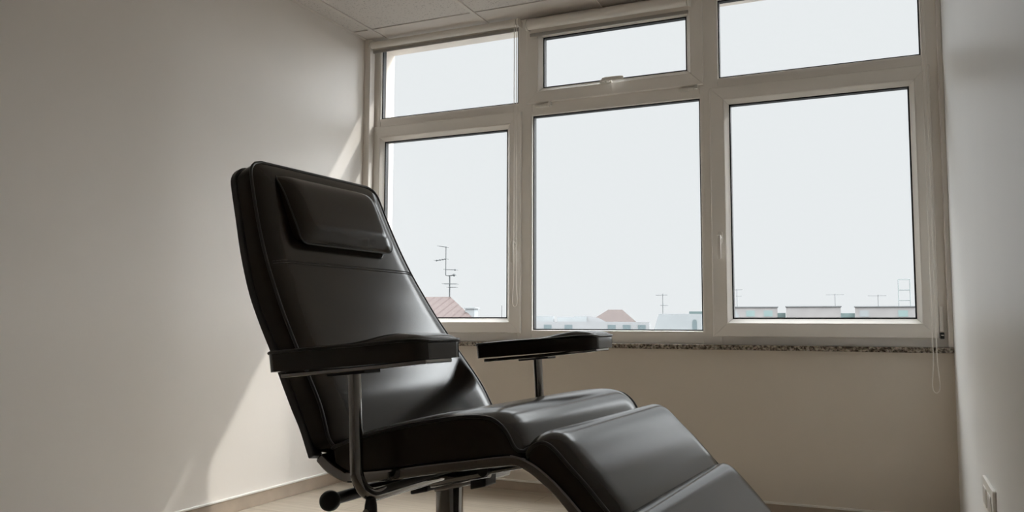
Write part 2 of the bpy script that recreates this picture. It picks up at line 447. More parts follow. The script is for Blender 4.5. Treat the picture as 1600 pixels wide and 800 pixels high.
def S1(x): x = max(0., min(1., x)); return 1 - (1 - x) ** 2.6
def cushion(name, T, B, hT, hB, crown, bev, rc, sgn, n=46, m=30, aend=(1, 1), crownfn=None, m_=None, pipe=.0036, smooth=50, bevb=None):
    T = catmull([(a, b, 0) for a, b in T], 8); B = catmull([(a, b, 0) for a, b in B], 8)
    LT, LB = arclen(T), arclen(B); Lt = LT[-1]
    bevb = bevb or bev
    us = [.5 - .5 * math.cos(math.pi * i / n) for i in range(n + 1)]
    us = [.55 * u + .45 * i / n for i, u in enumerate(us)]
    vs = [math.sin(math.pi / 2 * (2 * j / m - 1)) for j in range(m + 1)]
    def wid(u, h):
        d = min(u, 1 - u) * Lt
        return h if d >= rc else h - rc + math.sqrt(max(0., rc * rc - (rc - d) ** 2))
    def surf(u, b, extra=0.):
        p = at_len(T, LT, u * Lt); p2 = at_len(T, LT, u * Lt + .004); p1 = at_len(T, LT, u * Lt - .004)
        tg = (p2 - p1).normalized(); nn = Vector((-tg.y, tg.x, 0)) * sgn
        w = wid(u, hT(u)); db = (1 - abs(b)) * w
        ea = S1(u * Lt / bev) if aend[0] else 1; eb = S1((1 - u) * Lt / bev) if aend[1] else 1
        hgt = crown * S1(db / bevb) * min(ea, eb) * (crownfn(u) if crownfn else 1)
        p = p + nn * (hgt + extra)
        return q(p.x, p.y, b * w)
    bm = bmesh.new()
    F = [[bm.verts.new(surf(u, b)) for b in vs] for u in us]
    G = []
    for u in us:
        p = at_len(B, LB, u * LB[-1]); w = wid(u, hB(u)); G.append([bm.verts.new(q(p.x, p.y, b * w)) for b in vs])
    for H in (F, G):
        for i in range(n):
            for j in range(m): bm.faces.new((H[i][j], H[i][j + 1], H[i + 1][j + 1], H[i + 1][j]))
    loop = [(0, j) for j in range(m)] + [(i, m) for i in range(n)] + [(n, j) for j in range(m, 0, -1)] + [(i, 0) for i in range(n, 0, -1)]
    # side wall with one soft mid row
    mid = []
    c = sum((F[i][j].co for i, j in loop), Vector()) / len(loop)
    for i, j in loop: mid.append(bm.verts.new(F[i][j].co.lerp(G[i][j].co, .5)))
    k = len(loop)
    for a in range(k):
        b = (a + 1) % k; ia, ja = loop[a]; ib, jb = loop[b]
        bm.faces.new((F[ia][ja], F[ib][jb], mid[b], mid[a])); bm.faces.new((mid[a], mid[b], G[ib][jb], G[ia][ja]))
    edge = [F[i][j].co.copy() for i, j in loop]
    o = obj(name, bm, m_ or M['vinyl'], chair, smooth=smooth)
    if pipe:
        bm = bmesh.new(); e2 = [edge[0]]
        for p in edge[1:]:
            if (p - e2[-1]).length > .002: e2.append(p)
        tube(bm, e2, pipe, 8, closed=True)
        obj('piping', bm, M['piping'], o, smooth=60)
    return o, surf

def hw(t): return .310 - .120 * max(0., min(1.2, (t - .7) / .75))

# backrest: front edge line and rear line in the chair's side plane
BT = [(-.992, .712), (-1.027, .786), (-1.064, .840), (-1.102, .892), (-1.148, .958), (-1.178, 1.006), (-1.213, 1.066), (-1.248, 1.138), (-1.280, 1.217), (-1.304, 1.285)]
BB = [(-1.022, .704), (-1.073, .783), (-1.109, .834), (-1.146, .889), (-1.189, .947), (-1.228, 1.006), (-1.264, 1.085), (-1.294, 1.159), (-1.318, 1.215), (-1.338, 1.268)]
def tt_of(P):
    Q = catmull([(a, b, 0) for a, b in P], 8); L = arclen(Q); return lambda u: at_len(Q, L, u * L[-1]).y
tB = tt_of(BT); tB2 = tt_of(BB)
back, bsurf = cushion('backrest', BT, BB, lambda u: hw(tB(u)), lambda u: hw(tB2(u)) + .004, .014, .06, .034, -1, n=56, m=34, aend=(0, 1))
# stitched seam across the backrest
LTb = None
u_st = min((abs(tB(k / 400) - 1.060), k / 400) for k in range(401))[1]
bm = bmesh.new()
for row in (-.0045, .0045):
    N = 76
    for k in range(N):
        b0 = -.965 + 1.93 * (k + .14) / N; b1 = -.965 + 1.93 * (k + .86) / N
        tube(bm, [bsurf(u_st + row, b0, .0004), bsurf(u_st + row, (b0 + b1) / 2, .0012), bsurf(u_st + row, b1, .0004)], .0009, 5)
obj('stitching', bm, M['stitch'], back)

# headrest pillow: wedge, thick at the lower edge
HT = [(-1.205, 1.109), (-1.206, 1.118), (-1.213, 1.140), (-1.232, 1.178), (-1.254, 1.220), (-1.276, 1.250), (-1.288, 1.262)]
HB = [(-1.231, 1.108), (-1.236, 1.117), (-1.245, 1.136), (-1.262, 1.176), (-1.281, 1.222), (-1.293, 1.254), (-1.297, 1.262)]
head, hs = cushion('headrest', HT, HB, lambda u: .164, lambda u: .160, .017, .05, .022, -1, n=36, m=34, pipe=.0018, smooth=75)

# seat
ST = [(-1.002, .716), (-.966, .730), (-.931, .742), (-.829, .768), (-.752, .783), (-.703, .789), (-.673, .788), (-.655, .780), (-.641, .767), (-.628, .746), (-.618, .737)]
SB = [(-1.000, .696), (-.972, .683), (-.952, .680), (-.882, .690), (-.802, .706), (-.727, .718), (-.700, .722), (-.680, .726), (-.655, .731), (-.635, .732), (-.612, .727)]
seat, ss = cushion('seat', ST, SB, lambda u: .300, lambda u: .296, .010, .07, .012, 1, n=50, m=34, aend=(0, 0), bevb=.07)
# leg rest and foot rest
LT_ = [(-.606, .730), (-.603, .739), (-.594, .749), (-.580, .755), (-.568, .753), (-.555, .744), (-.531, .721), (-.505, .697), (-.481, .672), (-.455, .645), (-.446, .632)]
LB_ = [(-.607, .724), (-.598, .720), (-.588, .715), (-.575, .708), (-.563, .701), (-.552, .692), (-.532, .675), (-.508, .652), (-.488, .632), (-.463, .608), (-.452, .597)]
leg, ls = cushion('leg_rest', LT_, LB_, lambda u: .300, lambda u: .296, .015, .055, .012, 1, n=50, m=34, aend=(0, 1), bevb=.055)
FT_ = [(-.446, .626), (-.445, .634), (-.437, .641), (-.425, .638), (-.401, .615), (-.376, .588), (-.351, .560), (-.300, .503), (-.250, .447), (-.222, .414), (-.216, .402)]
FB_ = [(-.449, .593), (-.444, .588), (-.436, .580), (-.425, .569), (-.405, .549), (-.382, .526), (-.356, .500), (-.306, .451), (-.256, .402), (-.226, .372), (-.219, .365)]
foot, fs = cushion('foot_rest', FT_, FB_, lambda u: .300, lambda u: .296, .015, .055, .012, 1, n=46, m=34, aend=(0, 1), bevb=.055)

# dark back frame: flat bar up one side, across the top and down the other
def sweep(bm, P, N, tn, tw):
    rings = []
    for i, p in enumerate(P):
        t = (P[min(i + 1, len(P) - 1)] - P[max(i - 1, 0)]).normalized(); n = N[i]; n = (n - t * n.dot(t)).normalized(); w = t.cross(n)
        rings.append([bm.verts.new(p + n * a * tn / 2 + w * b * tw / 2) for a, b in ((-1, -1), (1, -1), (1, 1), (-1, 1))])
    for A, B in zip(rings, rings[1:]):
        for k in range(4): bm.faces.new((A[k], A[(k + 1) % 4], B[(k + 1) % 4], B[k]))
    bm.faces.new(rings[0][::-1]); bm.faces.new(rings[-1])
BR = [(-1.029, .700), (-1.058, .748), (-1.084, .783), (-1.120, .834), (-1.157, .889), (-1.199, .947), (-1.237, 1.006), (-1.275, 1.085), (-1.304, 1.159), (-1.325, 1.212), (-1.336, 1.242), (-1.342, 1.262)]
Q = catmull([(a, b, 0) for a, b in BR], 6); L = arclen(Q)
def back_pt(s, l):
    p = at_len(Q, L, s); a = at_len(Q, L, s + .004); b = at_len(Q, L, s - .004); tg = (a - b).normalized()
    return q(p.x, p.y, l), Vector((-tg.y, 0, tg.x)).normalized()
P3, N3 = [], []
rc = .030; T_ = L[-1]
wl = lambda s: hw(at_len(Q, L, s).y) - .004
for k in range(40):
    s = (T_ - rc) * k / 39; p, n = back_pt(s, -wl(s)); P3.append(p); N3.append(n)
for k in range(1, 9):
    a = math.pi / 2 * k / 8; s = T_ - rc + rc * math.sin(a); p, n = back_pt(s, -(wl(s) - rc + rc * math.cos(a))); P3.append(p); N3.append(n)
for k in range(1, 10):
    w = wl(T_) - rc; p, n = back_pt(T_, -w + 2 * w * k / 10); P3.append(p); N3.append(n)
for k in range(8, -1, -1):
    a = math.pi / 2 * k / 8; s = T_ - rc + rc * math.sin(a); p, n = back_pt(s, (wl(s) - rc + rc * math.cos(a))); P3.append(p); N3.append(n)
for k in range(38, -1, -1):
    s = (T_ - rc) * k / 39; p, n = back_pt(s, wl(s)); P3.append(p); N3.append(n)
bm = bmesh.new(); sweep(bm, P3, N3, .017, .026)
o = obj('back_frame', bm, M['rail'], chair, bevel=.003); o['label'] = 'dark grey metal back frame'
# closing panel of the back
bm = bmesh.new(); rows = []
for k in range(31):
    s = .02 + (T_ - .035) * k / 30; w = wl(s) - .010
    rows.append([[bm.verts.new(back_pt(s, l)[0] + back_pt(s, l)[1] * d) for l in (-w, -w / 2, 0, w / 2, w)] for d in (-.004, .004)])
for a, b in zip(rows, rows[1:]):
    for f in (0, 1):
        for j in range(4): bm.faces.new((a[f][j], a[f][j + 1], b[f][j + 1], b[f][j]))
    for j in (0, 4): bm.faces.new((a[0][j], a[1][j], b[1][j], b[0][j]))
for e in (rows[0], rows[-1]):
    for j in range(4): bm.faces.new((e[0][j], e[0][j + 1], e[1][j + 1], e[1][j]))
obj('back_panel', bm, M['shell'], chair, smooth=40)

# chrome seat and leg rails, one on each side
RO = [(-1.033, .693), (-1.009, .675), (-.979, .663), (-.953, .660), (-.881, .669), (-.802, .685), (-.727, .699), (-.655, .712), (-.626, .715), (-.603, .708), (-.575, .690), (-.542, .662), (-.460, .579), (-.360, .480), (-.225, .345)]
RI = [(-1.021, .707), (-.996, .691), (-.972, .681), (-.954, .678), (-.882, .688), (-.802, .704), (-.727, .717), (-.655, .730), (-.626, .732), (-.595, .723), (-.564, .704), (-.530, .675), (-.446, .592), (-.346, .493), (-.211, .358)]
ro, ri = catmull([(a, b, 0) for a, b in RO], 6), catmull([(a, b, 0) for a, b in RI], 6)
for sg in (-1, 1):
    bm = bmesh.new(); rings = []
    for a, b in zip(ro, ri):
        rings.append([bm.verts.new(q(p.x, p.y, sg * l)) for p, l in ((a, .274), (a, .303), (b, .303), (b, .274))])
    for A, B in zip(rings, rings[1:]):
        for k in range(4): bm.faces.new((A[k], A[(k + 1) % 4], B[(k + 1) % 4], B[k]))
    bm.faces.new(rings[0][::-1]); bm.faces.new(rings[-1])
    o = obj('seat_rail', bm, M['chrome'], chair, bevel=.004, seg=3); o['label'] = 'chrome seat rail'
# black seat pan and cross members under the cushions
bm = bmesh.new(); rows = []
for a in ri[:-4]:
    rows.append([[bm.verts.new(q(a.x, a.y + d, l)) for l in (-.273, 0, .273)] for d in (-.012, .0)])
for a, b in zip(rows, rows[1:]):
    for f in (0, 1):
        for j in range(2): bm.faces.new((a[f][j], a[f][j + 1], b[f][j + 1], b[f][j]))
    for j in (0, 2): bm.faces.new((a[0][j], a[1][j], b[1][j], b[0][j]))
for e in (rows[0], rows[-1]):
    for j in range(2): bm.faces.new((e[0][j], e[0][j + 1], e[1][j + 1], e[1][j]))
obj('seat_pan', bm, M['shell'], chair, smooth=40)

# armrests
def arm(sg):
    AT = [(-1.053, .886), (-1.046, .889), (-1.020, .892), (-.940, .899), (-.887, .903), (-.848, .906), (-.797, .911), (-.760, .914), (-.738, .915), (-.730, .914)]
    AB = [(-1.050, .855), (-1.043, .856), (-1.018, .859), (-.938, .866), (-.885, .871), (-.846, .874), (-.795, .879), (-.758, .883), (-.736, .885), (-.728, .886)]
    lc = .355
    global q
    q0 = q
    q = lambda s, t, l=0.: q0(s, t, l + sg * lc)
    fn = lambda u: .45 + .25 * u + .95 * math.exp(-((u - .80) / .17) ** 2)
    o, sf = cushion('armrest', AT, AB, lambda u: .065 + .004 * u, lambda u: .063 + .004 * u, .0085, .03, .026, 1, n=44, m=16, crownfn=fn, bevb=.03, pipe=.0030)
    # rear end is narrower and blunter; chrome bar under the pad
    bar = [(-1.036, .850), (-.98, .8555), (-.90, .8635), (-.82, .872), (-.735, .882)]
    bm = bmesh.new(); P = [q(a, b) for a, b in bar]; sweep(bm, P, [Vector((-.1, 0, 1))] * len(P), .0085, .085)
    bx = obj('armrest_bar', bm, M['chrome'], o, bevel=.002); bx['label'] = 'chrome bar under the armrest'
    bm = bmesh.new(); sweep(bm, [q(-.948, .8535), q(-.868, .8615)], [Vector((-.1, 0, 1))] * 2, .007, .05)
    obj('mounting_plate', bm, M['black'], bx, bevel=.0015)
    # post: straight tube, then a bend inwards under the seat
    pts = [q(-.907, .862), (q(-.903, .80)), q(-.900, .74), q(-.897, .690)]
    P = [Vector(p) for p in pts]; e = P[-1]; rb = .045; inward = Vector((0, -sg, 0))
    cen = e + inward * rb
    for k in range(1, 11):
        a = math.pi / 2 * k / 10; P.append(cen - inward * rb * math.cos(a) + Vector((.010 * math.sin(a), 0, -rb * math.sin(a))))
    P.append(P[-1] + inward * .10); P.append(P[-1] + inward * .10); P.append(P[-1] + inward * .10)
    bm = bmesh.new(); tube(bm, P, .0125, 18); ob = obj('armrest_post', bm, M['chrome'], o, smooth=50); ob['label'] = 'chrome armrest post bent under the seat'
    q = q0
    return P[-1]
e1 = arm(-1); arm(1)

# under-seat mechanism
bm = bmesh.new()
pc = q(-.945, .650); 
tube(bm, [q(-.969, .635, -.33), q(-.952, .642, .22)], .0115, 16)
o = obj('lever_rod', bm, M['black'], chair, smooth=50)
bm = bmesh.new(); k0 = q(-.969, .634, -.336)
tube(bm, [k0 + Vector((0, y, 0)) for y in (-.019, -.017, -.012, -.004, .004, .012, .017, .019)], [.006, .011, .0165, .0195, .0195, .0165, .011, .006], 24)
obj('knob', bm, M['black'], o, smooth=40)
bm = bmesh.new(); b0 = q(-.882, .636, -.335)
tube(bm, [b0 + Vector((0, 0, z)) for z in (.012, .0, -.016, -.026, -.029)], [.009, .0115, .0125, .0105, .005], 16)
o2 = obj('locking_bolt', bm, M['black'], chair, smooth=40)
bm = bmesh.new(); tube(bm, [b0 + Vector((0, -.0115, -.012)), b0 + Vector((0, -.015, -.012))], .007, 16); obj('bolt_head', bm, M['steel'], o2, smooth=40)
# black clamp block
def skew(bm, s0, s1, t0, t1, l0, l1, sl=.24):
    vs = []
    for s in (s0, s1):
        for l in (l0, l1):
            for t in (t0, t1): vs.append(bm.verts.new(q(s, t + (s - s0) * sl, l)))
    for idx in ((0, 1, 3, 2), (4, 6, 7, 5), (0, 4, 5, 1), (2, 3, 7, 6), (0, 2, 6, 4), (1, 5, 7, 3)): bm.faces.new([vs[i] for i in idx])
bm = bmesh.new(); skew(bm, -1.00, -.880, .632, .676, -.16, .16); skew(bm, -.965, -.925, .603, .640, -.10, -.02)
obj('tilt_mechanism', bm, M['black'], chair, bevel=.004)
# square carrier tube with bright lower edge, its black end clip
bm = bmesh.new(); skew(bm, -.945, -.815, .600, .624, -.045, .045, .26); obj('carrier_beam', bm, M['steel'], chair, bevel=.004)
bm = bmesh.new(); skew(bm, -.842, -.808, .620, .648, -.075, -.030, .26); obj('end_clip', bm, M['black'], chair, bevel=.003)
# gas strut running forward under the seat
A, B = q(-.930, .628, -.085), q(-.795, .660, -.085)
bm = bmesh.new(); tube(bm, [A, B], .0125, 18); tube(bm, [B, q(-.72, .677, -.085)], .0055, 12)
g_ = obj('gas_strut', bm, M['chrome'], chair, smooth=50)
bm = bmesh.new(); tube(bm, [B + Vector((-.006, -.016, .004)), B + Vector((-.006, .016, .004))], .0125, 16); obj('strut_pivot', bm, M['black'], g_, smooth=50)
# column and base
cb = .94 + K * (.607 - .94)
bm = bmesh.new(); lathe(bm, [(0, .03), (.045, .03), (.045, .34), (.043, .345), (.031, .345), (.031, cb), (0, cb)], 40); o = obj('column', bm, M['chrome'], chair, smooth=40); o['label'] = 'chrome lifting column'
bm = bmesh.new(); lathe(bm, [(0, 0), (.330, 0), (.335, .004), (.335, .012), (.325, .018), (.12, .034), (.075, .042), (.060, .060), (.046, .062), (0, .062)], 64); obj('base_plate', bm, M['steel'], chair, smooth=40)

# ------------------------------------------------------------------ the town outside
def em(name, col, rough=.9): return mat(name, col, rough, spec=.2)
M['pale'] = mat('pale_render', (.15, .152, .155), .9, spec=.08, var=.05, vscale=.8)
M['pale2'] = mat('pale_grey_render', (.155, .164, .168), .9, spec=.08, var=.06, vscale=.8)
M['pinkish'] = mat('pinkish_concrete', (.150, .143, .141), .9, spec=.08, var=.10, vscale=.6)
M['teal'] = mat('pale_teal_panel', (.115, .152, .15), .7, spec=.08, var=.10, vscale=.7)
M['tealroof'] = mat('grey_teal_roof', (.06, .08, .08), .7, spec=.08)
M['rooftile'] = mat('brown_roof_tile', (.043, .035, .033), .85, spec=.08, var=.10, vscale=4)
M['window'] = mat('far_window', (.07, .088, .093), .4, spec=.15)
M['mast'] = mat('galvanised_mast', (.045, .049, .051), .8, spec=.05)
M['mast_pale'] = mat('pale_mast', (.10, .104, .106), .8, spec=.05)
M['lattice'] = mat('pale_lattice', (.15, .168, .168), .8, spec=.05)
M['ground'] = mat('town_ground', (.040, .041, .040), .95, var=.2, vscale=.05)
ZG = -12.
tag(obj('ground', boxes((-400, 400, 6, 600, ZG - 1, ZG)), M['ground']), 'street level ground of the town outside', 'ground', 'structure')

def seam_roof():
    m = bpy.data.materials.new('red_standing_seam_roof'); m.use_nodes = True; nt = m.node_tree; b = nt.nodes['Principled BSDF']
    tc = nt.nodes.new('ShaderNodeTexCoord'); w = nt.nodes.new('ShaderNodeTexWave'); w.bands_direction = 'X'; w.inputs['Scale'].default_value = .62
    mp = nt.nodes.new('ShaderNodeMapping'); nt.links.new(tc.outputs['Object'], mp.inputs['Vector']); nt.links.new(mp.outputs['Vector'], w.inputs['Vector'])
    r = ramp_between(nt, w.outputs['Fac'], (.030, .020, .0186), (.044, .033, .031), .02, .16); nt.links.new(r.outputs['Color'], b.inputs['Base Color'])
    b.inputs['Roughness'].default_value = .7; b.inputs['Specular IOR Level'].default_value = .08; return m
M['redroof'] = seam_roof()

def P(Y, x100, z100): return x100 * Y / 100, .94 + (z100 - .94) * Y / 100
def hip(bm, x0, x1, y0, y1, z0, rx0, rx1, ry, z1, mi=0, xb=None):
    xb = x1 if xb is None else xb
    v = [bm.verts.new(c) for c in ((x0, y0, z0), (x1, y0, z0), (xb, y1, z0), (x0, y1, z0), (rx0, ry, z1), (rx1, ry, z1))]
    for idx in ((0, 1, 5, 4), (1, 2, 5), (2, 3, 4, 5), (3, 0, 4), (3, 2, 1, 0)): bm.faces.new([v[i] for i in idx]).material_index = mi

# house with the red seam roof, left pane
Y = 36.
xr, zr = P(Y + 4, -54.3, 4.65); xe, ze = P(Y, -49.4, .60)
hs_ = tag(empty('house', (xr - 6, Y + 4, ZG)), 'house with a pinkish red seamed hip roof beyond the left pane', 'house')
o = lambda x, y, z: (x - (xr - 6), y - (Y + 4), z - ZG)
bm = bmesh.new(); a = o(xe - 18, Y, ze); b = o(xe, Y + 8, zr); hip(bm, a[0], b[0], a[1], b[1], a[2], o(xr - 9, 0, 0)[0], o(xr, 0, 0)[0], 0, b[2], xb=o(xe * (Y + 8) / Y - .15, 0, 0)[0]); obj('roof', bm, M['redroof'], hs_)
bm = boxes((a[0] + .5, b[0] - 4.4, a[1] + .5, b[1] - .5, 0, a[2]), (b[0] - 4.4, b[0] - 1.6, a[1] + .5, a[1] + 3., 0, a[2])); obj('wall', bm, M['pale'], hs_)
cx, cz = P(Y + 2, -50.95, 3.0); c = o(cx, Y + 2, cz)
bm = boxes((c[0] - .30, c[0] + .22, c[1] - .2, c[1] + .2, a[2] - .3, c[2]), (c[0] - .36, c[0] + .28, c[1] - .26, c[1] + .26, c[2], c[2] + .06)); obj('chimney', bm, M['pale2'], hs_)

def antenna(x, y, z0, z1, bars, label, m, r=.03, group=None):
    t = tag(empty('tv_antenna', (x, y, z0)), label, 'antenna', group=group)
    bm = bmesh.new(); tube(bm, [(0, 0, 0), (0, 0, z1 - z0)], r, 6); obj('mast', bm, m, t)
    for (zz, x0, x1, dy) in bars:
        bm = bmesh.new(); tube(bm, [(x0, 0, zz - z0), (x1, dy, zz - z0)], r * .7, 6)
        n = max(2, int(abs(x1 - x0) / .25))
        for k in range(n + 1): 
            xx = x0 + (x1 - x0) * k / n; tube(bm, [(xx, -.22, zz - z0), (xx, .22, zz - z0)], r * .4, 5)
        obj('aerial', bm, m, t)
    return t
# tall antenna on the red roof ridge
Y = 40.
zr2 = zr + .004
pz = lambda py: P(Y, 0, 4.615 + (464 - py) * .0871)[1]
px_ = lambda px: P(Y, -54.17 - (705 - px) * .0995, 0)[0]
t = tag(empty('tv_antenna', (px_(702.5), Y, zr2)), 'tall stepped tv antenna standing on the red roof ridge', 'antenna')
def lx(px): return px_(px) - px_(702.5)
def lz(py): return pz(py) - zr2
bm = bmesh.new(); tube(bm, [(0, 0, 0), (0, 0, lz(431))], .035, 8); obj('mast', bm, M['mast'], t)
bm = bmesh.new(); tube(bm, [(lx(696.3), 0, lz(430)), (lx(696.3), 0, lz(385))], .022, 8); tube(bm, [(lx(696), 0, lz(430)), (0, 0, lz(431.5))], .022, 6); obj('upper_mast', bm, M['mast'], t)
for (xa, xb, ya, yb) in ((686, 697.5, 384, 386), (681, 697, 406.5, 404.5), (696, 712, 421, 422), (700, 709.5, 431, 430), (694, 713, 443.5, 444), (701, 712, 449, 449)):
    bm = bmesh.new(); tube(bm, [(lx(xa), 0, lz(ya)), (lx(xb), 0, lz(yb))], .018, 6)
    for k in range(5): 
        u = k / 4; xx = lx(xa) * (1 - u) + lx(xb) * u; zz = lz(ya) * (1 - u) + lz(yb) * u; tube(bm, [(xx, -.25, zz), (xx, .25, zz)], .010, 5)
    obj('aerial', bm, M['mast'], t)
for (xx, yy, rr) in ((681.5, 406.5, .05), (710.5, 422, .05), (709, 430, .08)):
    bm = bmesh.new(); lathe(bm, [(0, -rr), (rr * .7, -rr * .7), (rr, 0), (rr * .7, rr * .7), (0, rr)], 10, (lx(xx), 0, lz(yy)))
    obj('amplifier', bm, M['mast'], t)

# low pale range with arched roof vault
Y = 68.
rg = tag(empty('terrace_range', (P(Y, -38.5, 0)[0], Y + 4, ZG)), 'long low pale rooftop range in front of the brown hip roof', 'building')
def loc(t, x0, x1, y0, y1, z0, z1): return (x0 - t.location.x, x1 - t.location.x, y0 - t.location.y, y1 - t.location.y, z0 - ZG, z1 - ZG)
x0, z1 = P(Y, -46, 1.30); x1, _ = P(Y, -28.6, 1.20)
obj('wall', boxes(loc(rg, x0, x1, Y, Y + 8, ZG, z1)), M['pale'], rg)
for (xa, xb, zz, mm) in ((-44, -40.9, 2.02, 'pale2'), (-40.4, -38.1, 1.90, 'pale2'), (-38.1, -36.4, 2.02, 'pale2')):
    a, z2 = P(Y + 1, xa, zz); b, _ = P(Y + 1, xb, zz); obj('roof_unit', boxes(loc(rg, a, b, Y + 1, Y + 5, z1, z2)), M[mm], rg)
a, z2 = P(Y + 1, -36.6, 2.05); b, _ = P(Y + 1, -33.9, 1.3)
bm = bmesh.new(); N = 14; rings = []
for k in range(N + 1):
    u = k / N; xx = a + (b - a) * u; zz = z1 + (z2 - z1) * math.cos(math.pi / 2 * u) ** .7 if u < 1 else z1
    rings.append([bm.verts.new((xx - rg.location.x, y - rg.location.y, z - ZG)) for y, z in ((Y + 1.4, z1 - .01), (Y + 1.4, zz + .01), (Y + 5.4, zz + .01), (Y + 5.4, z1 - .01))])
for A_, B_ in zip(rings, rings[1:]):
    for k in range(4): bm.faces.new((A_[k], A_[(k + 1) % 4], B_[(k + 1) % 4], B_[k]))
bm.faces.new(rings[0]); bm.faces.new(rings[-1][::-1]); obj('vaulted_roof', bm, M['pale'], rg, smooth=30)
for xa in (-42.2, -39.4, -33.6, -31.6, -29.6):
    a, zz = P(Y, xa, .92); obj('window', boxes(loc(rg, a - .35, a + .35, Y - .04, Y + .1, zz - .9, zz)), M['window'], rg)

# brown hip roof
Y = 84.
hb = tag(empty('house', (P(Y, -31.2, 0)[0], Y + 3, ZG)), 'house with a brown tiled hip roof seen over the far armrest', 'house')
x0, z0 = P(Y, -34.9, 1.10); x1, _ = P(Y, -28.2, 1.1); r0, z1 = P(Y + 3, -32.0, 2.80); r1, _ = P(Y + 3, -30.2, 2.8)
bm = bmesh.new(); L_ = hb.location; hip(bm, x0 - L_.x, x1 - L_.x, -3, 3.5, z0 - ZG, r0 - L_.x, r1 - L_.x, 0, z1 - ZG, xb=x1 * (Y + 6.5) / Y - .1 - L_.x); obj('roof', bm, M['rooftile'], hb)
obj('wall', boxes(loc(hb, x0 + .3, x1 - .3, Y + .3, Y + 6, ZG, z0)), M['pale'], hb)
# white building with small arched windows
Y = 58.
wb = tag(empty('building', (P(Y, -22, 0)[0], Y + 4, ZG)), 'white building with small arched windows beside the brown hip roof', 'building')
x0, z1 = P(Y, -27.6, 2.25); xs_, _ = P(Y, -27.0, 0); x1, _ = P(Y, -17.5, 2.2)
bm = bmesh.new()
v = [bm.verts.new((x - wb.location.x, y - wb.location.y, z - ZG)) for y in (Y, Y + 8) for x, z in ((x0, ZG), (x1, ZG), (x1, z1), (xs_, z1), (x0, z1 - 1.1))]
bm.faces.new(v[:5]); bm.faces.new(v[5:][::-1])
for k in range(5): bm.faces.new((v[k], v[(k + 1) % 5], v[5 + (k + 1) % 5], v[5 + k]))
obj('wall', bm, M['pale2'], wb)
for xa in (-22.7, -21.0, -19.3):
    a, zz = P(Y, xa, 1.32); bm = bmesh.new(); pr = [(-.16, -.55), (.16, -.55)] + [(.16 * math.cos(R(k)), .16 * math.sin(R(k))) for k in range(0, 181, 20)]
    A_ = [bm.verts.new((a + x - wb.location.x, -4.03, zz + z - ZG)) for x, z in pr]; B_ = [bm.verts.new((a + x - wb.location.x, -3.95, zz + z - ZG)) for x, z in pr]
    for k in range(len(pr)): bm.faces.new((A_[k], A_[(k + 1) % len(pr)], B_[(k + 1) % len(pr)], B_[k]))
    bm.faces.new(A_); bm.faces.new(B_[::-1]); obj('window', bm, M['window'], wb)
a, z2 = P(Y + 2, -22.6, 2.55); b, zz = P(Y + 2, -17.5, 2.2); obj('roof', boxes(loc(wb, a, b, Y + 2, Y + 6, zz - .1, z2)), M['tealroof'], wb)

# apartment blocks behind the right pane
def block(xa, xb, ztop, steps, label, Y=96., seed=1):
    rnd = random.Random(seed)
    x0, z1 = P(Y, xa, ztop); x1, _ = P(Y, xb, ztop)
    t = tag(empty('apartment_block', ((x0 + x1) / 2, Y + 5, ZG)), label, 'building', group=None)
    obj('wall', boxes(loc(t, x0, x1, Y, Y + 10, ZG, z1)), M['pinkish'], t)
    obj('parapet', boxes(loc(t, x0 - .1, x1 + .1, Y - .1, Y + 10, z1, z1 + .10)), M['mast_pale'], t)
    n = int((x1 - x0) / 1.5)
    for k in range(n):
        w0 = x0 + (x1 - x0) * (k + .12) / n; w1 = x0 + (x1 - x0) * (k + .88) / n
        if rnd.random() < .55: obj('balcony', boxes(loc(t, w0, w1, Y - .5, Y, z1 - 2.6, z1 - 1.15 - .2 * rnd.random())), M['teal'], t)
        if rnd.random() < .6: obj('window', boxes(loc(t, w0 + .2, w1 - .3, Y - .03, Y + .1, z1 - 1.0, z1 - .35)), M['teal' if rnd.random() < .6 else 'pale2'], t)
    for (sa, sb, zt, mm) in steps:
        a, zz = P(Y + 1, sa, zt); b, _ = P(Y + 1, sb, zt); obj('annex', boxes(loc(t, a, b, Y + 1, Y + 8, ZG, zz)), M[mm], t)
    return t
block(-18.5, -12.55, 2.98, [(-12.5, -11.5, 2.35, 'teal')], 'pale apartment block at the left edge of the right pane', seed=3)
block(-11.25, -5.45, 3.0, [(-5.4, -3.9, 2.3, 'teal')], 'pale apartment block with teal balconies in the middle of the right pane', seed=5)
block(-3.55, 4.2, 2.95, [], 'pinkish apartment block under the lattice tower in the right pane', seed=8)

pale = M['mast_pale']
def an(Y, xp, z0, z1, bars, label):
    x, za = P(Y, xp, z0); _, zb = P(Y, xp, z1)
    if Y > 90: za = .94 + (z0 - .94) * .96 + .105
    return antenna(x, Y, za, zb, [(P(Y, 0, b)[1], l, r, 0) for b, l, r in bars], label, pale, r=.035)
an(60., -25.1, 2.25, 4.70, [(4.55, -.5, .3), (3.3, -.15, .35)], 'thin antenna on the white building with arched windows')
an(97., -16.3, 2.98, 5.15, [(5.05, -.8, .6), (4.3, -.1, .5)], 'thin antenna with a crossbar at the left edge of the right pane')
an(97., -5.6, 3.0, 4.45, [(4.35, -.9, .9)], 'thin tee shaped antenna on the apartment block with teal balconies')
an(97., -1.2, 2.95, 4.30, [(4.2, -1.0, .8)], 'thin tee shaped antenna on the pinkish block left of the lattice tower')
x, z0 = P(50., -46.6, -1.); _, z1 = P(50., 0, 3.4)
tag(obj('street_pole', tube(bmesh.new(), [(x, 50., ZG), (x, 50., z1)], .03, 6), pale), 'thin bare pole right of the red roof chimney', 'pole')
